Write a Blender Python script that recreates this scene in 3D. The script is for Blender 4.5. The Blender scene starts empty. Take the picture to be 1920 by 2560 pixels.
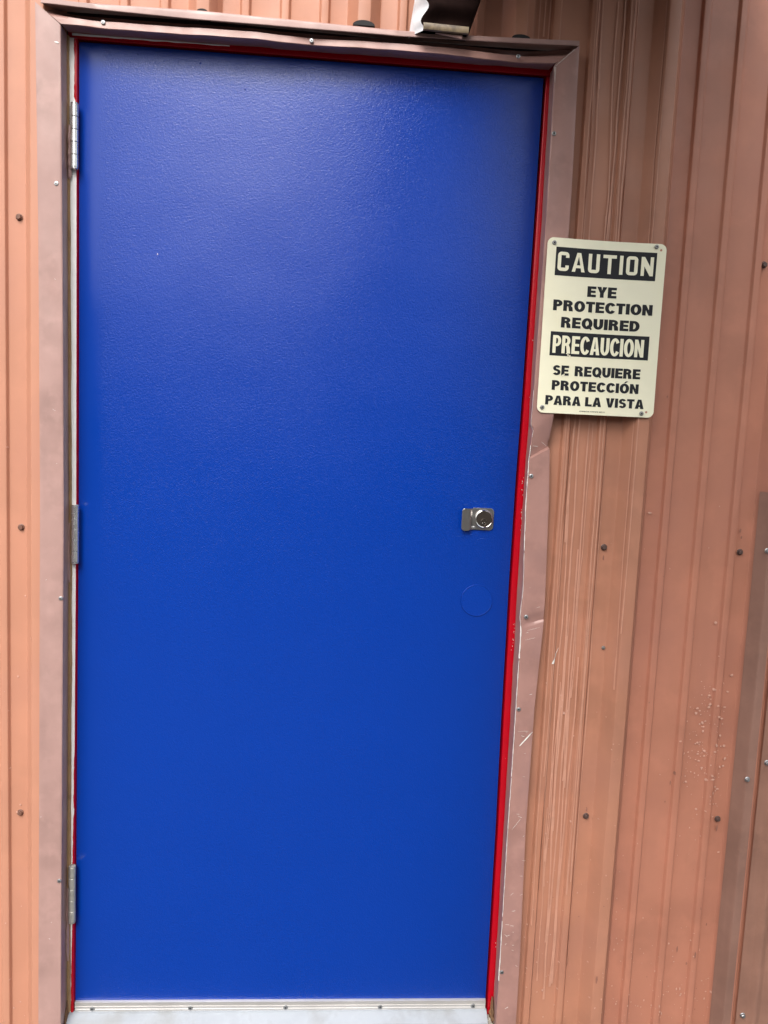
import bpy, bmesh, math, random
from mathutils import Vector, Matrix, noise

R = math.radians
scene = bpy.context.scene
COL = scene.collection
random.seed(7)

# ------------------------------------------------------------------ camera
cd = bpy.data.cameras.new("camera")
cam = bpy.data.objects.new("camera", cd)
COL.objects.link(cam)
cd.sensor_fit = 'VERTICAL'
cd.sensor_height = 36.0
cd.sensor_width = 27.0
cd.lens = 36.0 * 1919.1 / 2560.0
cd.clip_start = 0.02
cd.clip_end = 600
right = Vector((0.99694, -0.06397, 0.04502))
up = Vector((-0.03810, 0.10565, 0.99367))
back = Vector((-0.06832, -0.99234, 0.10289))
M = Matrix((right, up, back)).transposed().to_4x4()
M.translation = Vector((0.52099, -1.60591, 1.32043))
cam.matrix_world = M
scene.camera = cam

# ------------------------------------------------------------------ world, sun, exposure
SUN_EL, SUN_AZ = 46.0, -17.0          # azimuth: degrees left (negative X) of straight out from the wall
world = bpy.data.worlds.new("World")
scene.world = world
world.use_nodes = True
wn = world.node_tree.nodes
wl = world.node_tree.links
wn.clear()
sky = wn.new("ShaderNodeTexSky")
sky.sky_type = 'NISHITA'
sky.sun_disc = False
sun_dir = Vector((math.sin(R(SUN_AZ)) * math.cos(R(SUN_EL)), -math.cos(R(SUN_AZ)) * math.cos(R(SUN_EL)), math.sin(R(SUN_EL))))
sky.sun_elevation = R(SUN_EL)
sky.sun_rotation = math.atan2(sun_dir.x, sun_dir.y)
sky.air_density = 1.6
sky.dust_density = 4.0
sky.ozone_density = 1.0
hs = wn.new("ShaderNodeHueSaturation")       # cloud cover: the blue of the sky mostly washed out
hs.inputs['Saturation'].default_value = 0.34
bg = wn.new("ShaderNodeBackground")
bg.inputs['Strength'].default_value = 0.13
wo = wn.new("ShaderNodeOutputWorld")
wl.new(sky.outputs[0], hs.inputs['Color'])
wl.new(hs.outputs[0], bg.inputs['Color'])
wl.new(bg.outputs[0], wo.inputs[0])

sl = bpy.data.lights.new("sun", 'SUN')
sl.energy = 1.2
sl.angle = R(28)
sl.color = (1.0, 0.965, 0.92)
sun = bpy.data.objects.new("sun", sl)
COL.objects.link(sun)
sun.rotation_euler = sun_dir.to_track_quat('Z', 'Y').to_euler()
sun.location = (-3, -5, 6)

vs = scene.view_settings
vs.view_transform = 'Standard'
vs.look = 'None'
vs.exposure = 1.12
vs.gamma = 1.0
vs.use_curve_mapping = False

# ------------------------------------------------------------------ materials
def mat(name, base, rough=0.5, metal=0.0, spec=0.5, var=0.10, vscale=6.0, streak=0.0, tint=None, tint_amt=0.0,
        tint_scale=3.0, bump=0.0, bscale=80.0, coat=0.0, rvar=0.0):
    """procedural paint or metal: base colour with soft blotches, vertical streaks, a second tint in patches, fine relief"""
    m = bpy.data.materials.new(name)
    m.use_nodes = True
    nt = m.node_tree
    N, L = nt.nodes, nt.links
    b = N["Principled BSDF"]
    b.inputs['Roughness'].default_value = rough
    b.inputs['Metallic'].default_value = metal
    b.inputs['Specular IOR Level'].default_value = spec
    b.inputs['Coat Weight'].default_value = coat
    tc = N.new("ShaderNodeTexCoord")
    geo = N.new("ShaderNodeNewGeometry")
    pos = geo.outputs['Position']
    cur = None
    rgb = N.new("ShaderNodeRGB")
    rgb.outputs[0].default_value = (*base, 1)
    cur = rgb.outputs[0]

    def noise_tex(scale, detail=4.0, stretch=None, rough_=0.55):
        n = N.new("ShaderNodeTexNoise")
        n.inputs['Scale'].default_value = scale
        n.inputs['Detail'].default_value = detail
        n.inputs['Roughness'].default_value = rough_
        if stretch:
            mp = N.new("ShaderNodeMapping")
            mp.inputs['Scale'].default_value = stretch
            L.new(pos, mp.inputs['Vector'])
            L.new(mp.outputs[0], n.inputs['Vector'])
        else:
            L.new(pos, n.inputs['Vector'])
        return n.outputs['Fac']

    def mix(fac, c2, mode='MIX'):
        nonlocal cur
        mx = N.new("ShaderNodeMix")
        mx.data_type = 'RGBA'
        mx.blend_type = mode
        L.new(fac, mx.inputs['Factor'])
        L.new(cur, mx.inputs[6])
        if isinstance(c2, tuple):
            mx.inputs[7].default_value = (*c2, 1)
        else:
            L.new(c2, mx.inputs[7])
        cur = mx.outputs[2]

    def ramp(src, a, b_, lo=0.0, hi=1.0):
        r = N.new("ShaderNodeMapRange")
        r.inputs['From Min'].default_value = a
        r.inputs['From Max'].default_value = b_
        r.inputs['To Min'].default_value = lo
        r.inputs['To Max'].default_value = hi
        L.new(src, r.inputs['Value'])
        return r.outputs[0]
    if var:
        dk = tuple(c * (1 - 2.2 * var) for c in base)
        mix(ramp(noise_tex(vscale), 0.45, 0.75), dk)
        lt = tuple(min(1, c * (1 + 1.2 * var)) for c in base)
        mix(ramp(noise_tex(vscale * 2.7), 0.5, 0.8), lt)
    if tint is not None:
        mix(ramp(noise_tex(tint_scale, 5.0), 0.5, 0.68, 0, tint_amt), tint)
    if streak:
        mix(ramp(noise_tex(1.0, 5.0, (26, 26, 0.9)), 0.5, 0.78, 0, streak), tuple(c * 0.62 for c in base))
        mix(ramp(noise_tex(1.0, 4.0, (60, 60, 1.3)), 0.56, 0.75, 0, streak * 0.7), tuple(min(1, c * 1.25) for c in base))
    L.new(cur, b.inputs['Base Color'])
    if rvar:
        L.new(ramp(noise_tex(vscale * 1.7, 5.0), 0.3, 0.75, rough - rvar, rough + rvar), b.inputs['Roughness'])
    if bump:
        bp = N.new("ShaderNodeBump")
        bp.inputs['Strength'].default_value = bump
        bp.inputs['Distance'].default_value = 0.002
        L.new(noise_tex(bscale, 3.0), bp.inputs['Height'])
        L.new(bp.outputs[0], b.inputs['Normal'])
    return m

MT = {}
MT['siding_left'] = mat("siding_left", (0.47, 0.222, 0.145), 0.50, spec=0.35, var=0.05, vscale=4.0, streak=0.10,  # left sheets, a little paler and less red
                         tint=(0.42, 0.20, 0.15), tint_amt=0.4, bump=0.04, bscale=30, rvar=0.08)
MT['siding'] = mat("siding", (0.44, 0.200, 0.126), 0.48, spec=0.4, var=0.09, vscale=5.0, streak=0.14,
                   tint=(0.36, 0.165, 0.115), tint_amt=0.6, bump=0.05, bscale=30, rvar=0.10)
MT['siding_right'] = mat("siding_right", (0.44, 0.184, 0.120), 0.48, spec=0.4, var=0.09, vscale=5.0, streak=0.14,
                         tint=(0.355, 0.150, 0.108), tint_amt=0.6, bump=0.05, bscale=30, rvar=0.10)
MT['trim'] = mat("trim", (0.37, 0.230, 0.205), 0.42, spec=0.45, var=0.10, vscale=12, streak=0.10,
                 tint=(0.33, 0.20, 0.18), tint_amt=0.5, tint_scale=9, bump=0.05, bscale=60, rvar=0.10)
MT['trim_right'] = mat("trim_right", (0.345, 0.188, 0.160), 0.42, spec=0.45, var=0.09, vscale=14, streak=0.10,
                       tint=(0.29, 0.165, 0.15), tint_amt=0.6, tint_scale=10, bump=0.06, bscale=60, rvar=0.10)
MT['trim_brown'] = mat("trim_brown", (0.255, 0.138, 0.105), 0.45, spec=0.4, var=0.10, vscale=8, streak=0.4, rvar=0.1)
MT['red'] = mat("red_paint", (0.42, 0.001, 0.010), 0.22, spec=0.5, var=0.03, vscale=10, bump=0.06, bscale=90)
MT['white'] = mat("white_primer", (0.86, 0.85, 0.83), 0.5, var=0.04, vscale=25)
MT['wood'] = mat("weathered_wood", (0.33, 0.20, 0.095), 0.8, var=0.15, vscale=30, streak=0.5, bump=0.2, bscale=200)
MT['zinc'] = mat("zinc", (0.40, 0.41, 0.42), 0.45, metal=0.9, var=0.06, vscale=60, rvar=0.08)
MT['hinge'] = mat("hinge_steel", (0.80, 0.80, 0.79), 0.24, metal=0.85, var=0.06, vscale=50, rvar=0.08)
MT['hinge_worn'] = mat("hinge_worn", (0.52, 0.51, 0.46), 0.42, metal=0.6, var=0.10, vscale=50, rvar=0.08)
MT['dull_steel'] = mat("dull_steel", (0.30, 0.30, 0.29), 0.5, metal=0.8, var=0.12, vscale=90)
MT['chrome'] = mat("satin_chrome", (0.50, 0.485, 0.47), 0.30, metal=1.0, var=0.03, vscale=60, bump=0.02, bscale=300)
MT['polished'] = mat("polished_chrome", (0.72, 0.70, 0.67), 0.10, metal=1.0, var=0.0)
MT['lock_face'] = mat("lock_face", (0.20, 0.165, 0.14), 0.32, metal=1.0, var=0.05, vscale=200)
MT['aluminium'] = mat("aluminium", (0.74, 0.72, 0.70), 0.38, metal=0.75, var=0.04, vscale=8, rvar=0.06)
MT['threshold'] = mat("threshold", (0.31, 0.335, 0.37), 0.55, metal=0.1, var=0.06, vscale=12, tint=(0.20, 0.20, 0.19), tint_amt=0.55, tint_scale=16)
MT['black'] = mat("dark_recess", (0.012, 0.011, 0.012), 0.8, var=0.0)  # near-black, stands in for the shade inside holes and recesses
MT['screw_brown'] = mat("screw_brown", (0.17, 0.085, 0.06), 0.5, var=0.12, vscale=200)
MT['screw_dark'] = mat("screw_dark", (0.085, 0.050, 0.042), 0.5, var=0.12, vscale=200)
MT['sign'] = mat("sign_plastic", (0.86, 0.825, 0.625), 0.38, spec=0.5, var=0.03, vscale=9, tint=(0.85, 0.795, 0.56), tint_amt=0.5, tint_scale=7)
MT['ink'] = mat("sign_ink", (0.013, 0.0135, 0.017), 0.6, spec=0.3, var=0.1, vscale=40)
MT['drip'] = mat("paint_run", (0.52, 0.262, 0.182), 0.5, var=0.08, vscale=20)
MT['speck'] = mat("paint_speck", (0.56, 0.32, 0.245), 0.6, var=0.10, vscale=40)
MT['scar'] = mat("bare_scratch", (0.72, 0.69, 0.65), 0.5, var=0.10, vscale=60)
MT['spout'] = mat("spout_brown", (0.012, 0.0062, 0.0055), 0.8, spec=0.02, var=0.25, vscale=14, streak=0.5, tint=(0.026, 0.014, 0.011), tint_amt=0.5, tint_scale=25, rvar=0.1)
MT['spout_lip'] = mat("spout_lip", (0.24, 0.18, 0.11), 0.45, var=0.2, vscale=40, tint=(0.07, 0.05, 0.04), tint_amt=0.9, tint_scale=50)
MT['spout_side'] = mat("spout_pale", (0.80, 0.82, 0.85), 0.45, metal=0.25, var=0.04, vscale=30, tint=(0.62, 0.64, 0.67), tint_amt=0.5, tint_scale=90)  # pale speckled colour for the flat left side of the downspout
MT['concrete'] = mat("concrete", (0.065, 0.063, 0.06), 0.9, var=0.14, vscale=3, tint=(0.05, 0.048, 0.046), tint_amt=0.6, tint_scale=20, bump=0.5, bscale=120)
MT['sill'] = mat("rough_sill", (0.36, 0.33, 0.28), 0.9, var=0.25, vscale=120, bump=0.8, bscale=300)
MT['stone'] = mat("stone", (0.42, 0.38, 0.32), 0.9, var=0.25, vscale=60)
MT['caulk'] = mat("caulk", (0.50, 0.38, 0.34), 0.6, var=0.12, vscale=60)
MT['grime'] = mat("grime", (0.28, 0.125, 0.088), 0.7, var=0.15, vscale=80)
MT['door_scuff'] = mat("door_scuff", (0.015, 0.07, 0.40), 0.5, var=0.1, vscale=80)
MT['shade_sheet'] = mat("shade_sheet_brown", (0.29, 0.150, 0.108), 0.5, var=0.12, vscale=8, streak=0.2)  # darker brown that stands in for shade on the wall pan
MT['rust'] = mat("rust", (0.20, 0.10, 0.045), 0.9, var=0.3, vscale=60, tint=(0.10, 0.07, 0.05), tint_amt=0.8, tint_scale=40, bump=0.4, bscale=200)
MT['roof'] = mat("roof_metal", (0.16, 0.11, 0.09), 0.6, var=0.1)
MT['far_wall'] = mat("far_wall", (0.05, 0.042, 0.037), 0.8, var=0.1, vscale=0.6)
MT['backing'] = mat("backing", (0.05, 0.04, 0.035), 0.9, var=0.1)


def door_material():
    m = bpy.data.materials.new("blue_door_paint")
    m.use_nodes = True
    N, L = m.node_tree.nodes, m.node_tree.links
    b = N["Principled BSDF"]
    geo = N.new("ShaderNodeNewGeometry")
    pos = geo.outputs['Position']
    b.inputs['Base Color'].default_value = (0.0003, 0.032, 0.272, 1)
    b.inputs['Roughness'].default_value = 0.36
    b.inputs['Specular IOR Level'].default_value = 0.42
    # embossed orange-peel skin, absent on the smooth stile by the hinges
    nz = N.new("ShaderNodeTexNoise")
    nz.inputs['Scale'].default_value = 290
    nz.inputs['Detail'].default_value = 2.0
    nz.inputs['Distortion'].default_value = 1.2
    L.new(pos, nz.inputs['Vector'])
    sp = N.new("ShaderNodeSeparateXYZ")
    L.new(pos, sp.inputs[0])
    mr = N.new("ShaderNodeMapRange")
    mr.inputs['From Min'].default_value = 0.028
    mr.inputs['From Max'].default_value = 0.055
    L.new(sp.outputs['X'], mr.inputs['Value'])
    wob = N.new("ShaderNodeTexNoise")
    wob.inputs['Scale'].default_value = 2.2
    wob.inputs['Detail'].default_value = 2.0
    L.new(pos, wob.inputs['Vector'])
    bp1 = N.new("ShaderNodeBump")
    bp1.inputs['Strength'].default_value = 0.25
    bp1.inputs['Distance'].default_value = 0.03
    L.new(wob.outputs['Fac'], bp1.inputs['Height'])
    st = N.new("ShaderNodeMath")
    st.operation = 'MULTIPLY'
    st.inputs[1].default_value = 0.42
    L.new(mr.outputs[0], st.inputs[0])
    bp = N.new("ShaderNodeBump")
    bp.inputs['Distance'].default_value = 0.0013
    L.new(st.outputs[0], bp.inputs['Strength'])
    L.new(nz.outputs['Fac'], bp.inputs['Height'])
    L.new(bp1.outputs[0], bp.inputs['Normal'])
    L.new(bp.outputs[0], b.inputs['Normal'])
    rn = N.new("ShaderNodeTexNoise")
    rn.inputs['Scale'].default_value = 5
    rn.inputs['Detail'].default_value = 5
    L.new(pos, rn.inputs['Vector'])
    rr = N.new("ShaderNodeMapRange")
    rr.inputs['To Min'].default_value = 0.19
    rr.inputs['To Max'].default_value = 0.29
    L.new(rn.outputs['Fac'], rr.inputs['Value'])
    L.new(rr.outputs[0], b.inputs['Roughness'])
    return m


MT['door'] = door_material()

# ------------------------------------------------------------------ object helpers
def link(name, me, parent=None):
    o = bpy.data.objects.new(name, me)
    COL.objects.link(o)
    if parent is not None:
        o.parent = parent
        o.matrix_parent_inverse = Matrix.Identity(4)
    return o


def finish(name, bm, m, parent=None, smooth=False, origin=None, angle=None):
    """one mesh object; world coordinates in bm, the origin moved to the given point; parents stand unrotated"""
    me = bpy.data.meshes.new(name)
    bmesh.ops.recalc_face_normals(bm, faces=bm.faces[:])
    off = Vector(origin) if origin is not None else Vector((0, 0, 0))
    if origin is not None:
        bmesh.ops.translate(bm, verts=bm.verts[:], vec=-off)
    bm.to_mesh(me)
    bm.free()
    for mm in (m if isinstance(m, (list, tuple)) else [m]):
        me.materials.append(mm)
    if smooth:
        me.polygons.foreach_set('use_smooth', [True] * len(me.polygons))
        if angle:
            me.set_sharp_from_angle(angle=R(angle))
    o = link(name, me, parent)
    p = Vector((0, 0, 0))
    q = parent
    while q is not None:
        p += q.location
        q = q.parent
    o.location = off - p
    if origin is None and parent is not None:
        o.location = -p
    return o


def thing(name, label, cat, loc=(0, 0, 0), group=None):
    o = bpy.data.objects.new(name, None)
    COL.objects.link(o)
    o.location = loc
    o.empty_display_size = 0.05
    o['label'] = label
    o['category'] = cat
    if group:
        o['group'] = group
    return o


def tag(o, label=None, cat=None, group=None, kind=None):
    for k, v in (('label', label), ('category', cat), ('group', group), ('kind', kind)):
        if v:
            o[k] = v
    return o


def box(bm, x0, x1, y0, y1, z0, z1, bev=0.0, seg=2):
    r = bmesh.ops.create_cube(bm, size=1.0)
    vs_ = r['verts']
    for v in vs_:
        v.co = Vector((x0 + (v.co.x + .5) * (x1 - x0), y0 + (v.co.y + .5) * (y1 - y0), z0 + (v.co.z + .5) * (z1 - z0)))
    if bev:
        es = list({e for v in vs_ for e in v.link_edges})
        bmesh.ops.bevel(bm, geom=es, offset=bev, segments=seg, profile=0.5, affect='EDGES')
    return bm


def lathe(bm, cx, cz, prof, n=28, axis='Y', cy=0.0, arc=None):
    """revolve [(radius, y)] about the Y axis through (cx, cz); or about Z through (cx, cy) with [(radius, z)]"""
    rings = []
    for r, h in prof:
        ring = []
        if r < 1e-7:
            p = Vector((cx, h, cz)) if axis == 'Y' else Vector((cx, cy, h))
            ring = [bm.verts.new(p)]
        else:
            for i in range(n):
                a = 2 * math.pi * i / n
                if axis == 'Y':
                    p = Vector((cx + r * math.cos(a), h, cz + r * math.sin(a)))
                else:
                    p = Vector((cx + r * math.cos(a), cy + r * math.sin(a), h))
                ring.append(bm.verts.new(p))
        rings.append(ring)
    for a, b in zip(rings, rings[1:]):
        if len(a) == 1 and len(b) == 1:
            continue
        for i in range(n):
            j = (i + 1) % n
            if len(a) == 1:
                bm.faces.new((a[0], b[i], b[j]))
            elif len(b) == 1:
                bm.faces.new((a[i], b[0], a[j]))
            else:
                bm.faces.new((a[i], b[i], b[j], a[j]))
    return bm


def interp(tab, z):
    """piecewise linear value in [(z, value)]"""
    tab = sorted(tab, reverse=True)
    if z >= tab[0][0]:
        return tab[0][1]
    for (z0, v0), (z1, v1) in zip(tab, tab[1:]):
        if z1 <= z <= z0:
            t = (z0 - z) / (z0 - z1)
            return v0 + (v1 - v0) * t
    return tab[-1][1]


def nz1(x, s=0.0):
    return noise.noise(Vector((x, s, 3.7)))


def grid_mesh(bm, rows, close=False):
    """rows of equal length of Vectors become a quad sheet"""
    vr = [[bm.verts.new(p) for p in r] for r in rows]
    for a, b in zip(vr, vr[1:]):
        for i in range(len(a) - 1):
            bm.faces.new((a[i], a[i + 1], b[i + 1], b[i]))
    return vr


# ------------------------------------------------------------------ corrugated siding
YP = -0.0135                       # front of the flat pans
RH = 0.032                        # height of the major ribs
PER = 0.3048
M0 = 1.157                        # one major rib
def y_raw(x):
    k = (x - M0) / PER
    u = (k - math.floor(k)) * PER       # distance after a major rib centre
    d = min(u, PER - u)
    if d < 0.012:
        return YP - RH
    if d < 0.032:
        return YP - RH * (0.032 - d) / 0.020
    for c in (PER * .25, PER * .5, PER * .75):
        e = abs(u - c)
        if e < 0.0070:
            return YP - 0.0075
        if e < 0.0105:
            return YP - 0.0075 * (0.0105 - e) / 0.0035
    return YP
def surf(x):
    return sum(y_raw(x + (i - 3) * 0.00035) for i in range(7)) / 7

def profile_xs(x0, x1):
    xs = {round(x0, 5), round(x1, 5)}
    k0 = math.floor((x0 - M0) / PER) - 1
    k1 = math.ceil((x1 - M0) / PER) + 1
    for k in range(k0, k1 + 1):
        c = M0 + k * PER
        corners = [c - .032, c - .012, c + .012, c + .032]
        for q in (.25, .5, .75):
            m = c + PER * q
            corners += [m - .0105, m - .0070, m + .0070, m + .0105]
        corners += [c + PER * .125, c + PER * .375, c + PER * .625, c + PER * .875]
        for q in corners:
            for dx in (-.0012, -.0006, 0, .0006, .0012):
                if x0 < q + dx < x1:
                    xs.add(round(q + dx, 5))
    return sorted(xs)

OPX0, OPX1, OPZ = -0.018, 0.936, 2.0935      # the opening left for the doorway
wall = thing('metal_wall', 'salmon ribbed metal siding wall around the blue door', 'wall', (0.46, 0, 0))
TOPZ = 3.0
def panel(xa, xb, proud, m, lap):
    """one sheet of siding; the right edge laps over the next sheet"""
    xs = profile_xs(xa, xb)
    for q in (OPX0, OPX1):
        if xa < q < xb:
            xs = sorted(set(xs + [q]))
    bm = bmesh.new()
    zs_full = [-0.028] + [0.12 * i for i in range(1, 25)] + [TOPZ]
    zs_top = [OPZ] + [z for z in zs_full if z > OPZ + 0.03]

    def pt(x, z):
        y = surf(x) - proud
        wav = 0.0011 * noise.noise(Vector((x * 5.5, 0.3, z * 1.7))) + 0.0005 * noise.noise(Vector((x * 17, 4, z * 3.3)))
        return Vector((x + 0.0006 * noise.noise(Vector((z * 1.1, x * 3, 8))), y + wav, z))
    groups = []
    cur = []
    for x in xs:
        cur.append(x)
        if x in (OPX0, OPX1):
            groups.append(cur)
            cur = [x]
    if len(cur) > 1:
        groups.append(cur)
    for g in groups:
        mid = (g[0] + g[-1]) / 2
        zs = zs_top if OPX0 < mid < OPX1 else zs_full
        rows = [[pt(x, z) for x in g] for z in zs]
        if abs(g[-1] - xb) < 1e-6 and lap:
            for r in rows:
                e = r[-1]
                r.append(e + Vector((0.0003, 0.0016, 0)))
        grid_mesh(bm, rows)
    bmesh.ops.remove_doubles(bm, verts=bm.verts[:], dist=1e-5)
    return finish('wall_panel', bm, m, wall, smooth=True, angle=50, origin=((xa + xb) / 2, 0, 0))

edges = [M0 - 3 * 2 * PER * 0 - 9 * PER + 0, M0 - 6 * PER, M0 - 3 * PER, M0, M0 + 3 * PER, M0 + 6 * PER]
mats = [MT['siding_left'], MT['siding_left'], MT['siding'], MT['siding_right'], MT['siding_right']]
for i in range(5):
    xa = edges[i] - 0.030
    xb = edges[i + 1] + 0.0235
    panel(xa, xb, 0.0014 * (5 - i) - 0.004, mats[i], True)
bm = bmesh.new()                                     # dark sheathing behind the siding, with the doorway left open
box(bm, -2.0, -0.05, 0.085, 0.12, -0.02, 3.0)
box(bm, 0.965, 3.2, 0.085, 0.12, -0.02, 3.0)
box(bm, -0.049, 0.964, 0.085, 0.12, 2.09, 3.0)
finish('sheathing', bm, MT['backing'], wall)


def hex_screw(x, y, z, s=1.0, m=None, parent=None, tilt=0.0):
    bm = bmesh.new()
    lathe(bm, 0, 0, [(0.0068 * s, 0.0), (0.0068 * s, -0.0008), (0.0055 * s, -0.0016), (0.0050 * s, -0.0016)], 20)
    b2 = bmesh.new()
    lathe(bm, 0, 0, [(0.0050 * s, -0.0016), (0.0050 * s, -0.0052 * s), (0.0042 * s, -0.0060 * s), (0.0, -0.0060 * s)], 6)
    b2.free()
    bmesh.ops.rotate(bm, verts=bm.verts[:], cent=(0, 0, 0), matrix=Matrix.Rotation(random.uniform(0, 1), 3, 'Y') @ Matrix.Rotation(tilt, 3, 'X'))
    bmesh.ops.translate(bm, verts=bm.verts[:], vec=(x, y, z))
    return finish('screw', bm, m, parent, origin=(x, y, z))

for x, z in ((-0.1071, 1.7052), (-0.1055, 1.0963), (-0.1092, 0.4891)):
    hex_screw(x, surf(x) - 0.002, z, 1.0, MT['screw_brown'], wall, 0.06)
for x, z in ((1.1046, 1.0981), (1.1097, 0.4953), (1.4057, 1.0982), (1.4118, 0.4922), (1.3994, 1.7031)):
    hex_screw(x, surf(x) - 0.002, z, 1.0, MT['screw_dark'], wall)
o = hex_screw(1.1206, surf(1.1206) - 0.001, 0.8776, 0.62, MT['dull_steel'], wall)

# black half-discs standing in for the dark inside of the open rib ends
for k in (-3, -2, -1):
    c = M0 + k * PER
    bm = bmesh.new()
    n = 14
    hw, hh = {-3: (.011, .0065), -2: (.021, .0095), -1: (.018, .0070)}[k]
    fr, bk = [], []
    for i in range(n + 1):
        a = math.pi * i / n
        px, pz = c + hw * math.cos(a), 2.0910 + hh * math.sin(a)
        fr.append(bm.verts.new((px, YP - RH - 0.006, pz)))
        bk.append(bm.verts.new((px, YP - 0.004, pz)))
    bm.faces.new(fr)
    for i in range(n):
        bm.faces.new((fr[i], fr[i + 1], bk[i + 1], bk[i]))
    bm.faces.new((fr[0], bk[0], bk[-1], fr[-1]))
    finish('rib_end_shade', bm, MT['black'], wall, origin=(c, YP, 2.084))

# paint runs down the wall beside the door and over it
def ribbon(bm, pts, w, off=0.0006, yfun=surf):
    """thin raised strip following the wall; pts = [(x, z)], w = half width (number or function of 0..1)"""
    rows = []
    n = len(pts)
    for i, (x, z) in enumerate(pts):
        ww = w(i / (n - 1)) if callable(w) else w
        rows.append([Vector((x - ww, yfun(x - ww) - off, z)), Vector((x, yfun(x) - off * 1.15, z)), Vector((x + ww, yfun(x + ww) - off, z))])
    grid_mesh(bm, rows)

PROUD = 0.0058
def wy(x):
    return surf(x) - 0.0030
bm = bmesh.new()
rs = random.Random(3)
def run(x, z0, z1, w, amp, sd):
    n = max(6, int((z0 - z1) / 0.022))
    pts = []
    for i in range(n + 1):
        z = z0 + (z1 - z0) * i / n
        xx = x + amp * (nz1(z * 2.1, sd) + 0.50 * nz1(z * 6.0, sd + 9) + 0.16 * nz1(z * 17, sd + 4))
        pts.append((xx, z))
    ribbon(bm, pts, lambda t: w * (0.75 + 0.5 * abs(nz1(t * 14, sd + 2))) * (1 if t < .96 else 1.5), 0.00035, wy)
trunks = [1.022, 1.034, 1.045, 1.054, 1.063]
for k, x in enumerate(trunks):
    z = 2.6
    while z > 0.25:
        ln = rs.uniform(0.35, 1.3)
        if rs.random() < .85 or 0.9 < z < 1.5:
            run(x + rs.uniform(-.003, .003), z, max(rs.uniform(-.02, .35), z - ln), rs.uniform(0.0011, 0.0019), rs.uniform(0.004, 0.009), k * 3.1 + z)
        z -= ln * rs.uniform(.6, 1.0)
for i in range(5):
    z = rs.choice([1.36, 1.36, 1.30, 0.95, 0.80, 1.9, 2.2])
    run(rs.uniform(1.024, 1.066), z, max(.05, z - rs.uniform(0.2, 0.6)), rs.uniform(0.0008, 0.0013), rs.uniform(.008, .014), 60 + i * 2.3)
for i in range(3):
    run(1.076 + i * 0.007, 2.6, rs.uniform(0.05, 0.4), 0.0012, 0.004, 90 + i)
for i in range(3):
    run(1.000 + i * 0.006, rs.choice([2.6, 1.7]), rs.uniform(0.2, 0.6), 0.0009, 0.004, 110 + i)
for i in range(3):
    run(0.895 + i * 0.010, 2.6, rs.uniform(2.09, 2.12), 0.0013, 0.003, 130 + i)
for i in range(2):
    run(1.140 + i * 0.005, 2.6, rs.uniform(0.7, 1.2), 0.0008, 0.002, 150 + i)
o = finish('paint_run', bm, MT['drip'], wall)
tag(o, kind='stuff')

bm = bmesh.new()
def speck(x, z, r, sy=1.0, yf=wy, h=0.0006):
    n = 6
    c = bm.verts.new((x, yf(x) - h, z))
    a0 = rs.uniform(0, 1)
    ring = []
    for i in range(n):
        a = a0 + 2 * math.pi * i / n
        rr = r * rs.uniform(.7, 1.25)
        px, pz = x + rr * math.cos(a), z + rr * sy * math.sin(a)
        ring.append(bm.verts.new((px, yf(px) - 0.00005, pz)))
    for i in range(n):
        bm.faces.new((c, ring[i], ring[(i + 1) % n]))
for i in range(210):                      # scattered, thicker towards the ground
    z = min(1.5, rs.expovariate(2.4))
    x = rs.uniform(0.985, 1.40)
    if z > 0.9 and rs.random() < .4:
        continue
    speck(x, z, rs.choice([.0005, .0007, .0009, .0012, .0016]), rs.uniform(.9, 1.6))
for i in range(170):                      # the splash at the right
    x = rs.gauss(1.372, 0.030)
    z = rs.gauss(0.655, 0.085)
    if 1.27 < x < 1.425:
        speck(x, z, rs.choice([.0008, .0012, .0018, .0032]), rs.uniform(.6, 1.1))
for i in range(70):                      # splash back above the ground
    speck(rs.gauss(1.34, 0.075) if rs.random() < .7 else rs.uniform(1.0, 1.5), abs(rs.gauss(0.0, 0.07)) + .01, rs.choice([.0008, .0014, .002]), rs.uniform(.8, 1.8))
for i in range(26):
    speck(rs.uniform(-0.15, -0.075), rs.uniform(0.0, 1.3) * rs.random(), rs.choice([.0008, .0012, .002]))
speck(1.199, 1.1757, 0.0045, .5)
for x, z in ((1.035, 0.77), (1.043, 0.73), (1.036, 0.745), (1.05, 0.735), (1.038, 0.76)):
    speck(x, z, 0.0025, 1.5)
o = finish('paint_speck', bm, MT['speck'], wall)
tag(o, kind='stuff')
bm = bmesh.new()
for i in range(22):
    x, z = rs.uniform(0.99, 1.42), rs.uniform(0.0, 1.9) * rs.uniform(.3, 1)
    speck(x, z, rs.choice([.0006, .0009, .0012]), rs.uniform(1.0, 3.0), wy, .0003)
for x, z in ((1.4057, 1.130), (1.402, 1.145), (1.1046, 1.075), (1.4118, .47), (1.1097, .512), (1.3005, .60), (1.295, .575), (1.345, .18), (1.385, .17), (1.37, .145), (1.15, .13)):
    speck(x, z, .0019, rs.uniform(2, 5), wy, .0003)
o = finish('dirt_fleck', bm, MT['grime'], wall)
tag(o, kind='stuff')
# two long white scuffs beside the trim
bm = bmesh.new()
ribbon(bm, [(1.0085 + 0.0120 * (1 - t) * 1.0 + .0008 * nz1(t * 9, 1), 0.842 - 0.034 * (1 - t) * -1 - 0.0) for t in [i / 8 for i in range(9)]],
       lambda t: 0.0022 * (t ** 1.5) + .0003, 0.0007, wy)
finish('scuff', bm, MT['scar'], wall)

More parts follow.
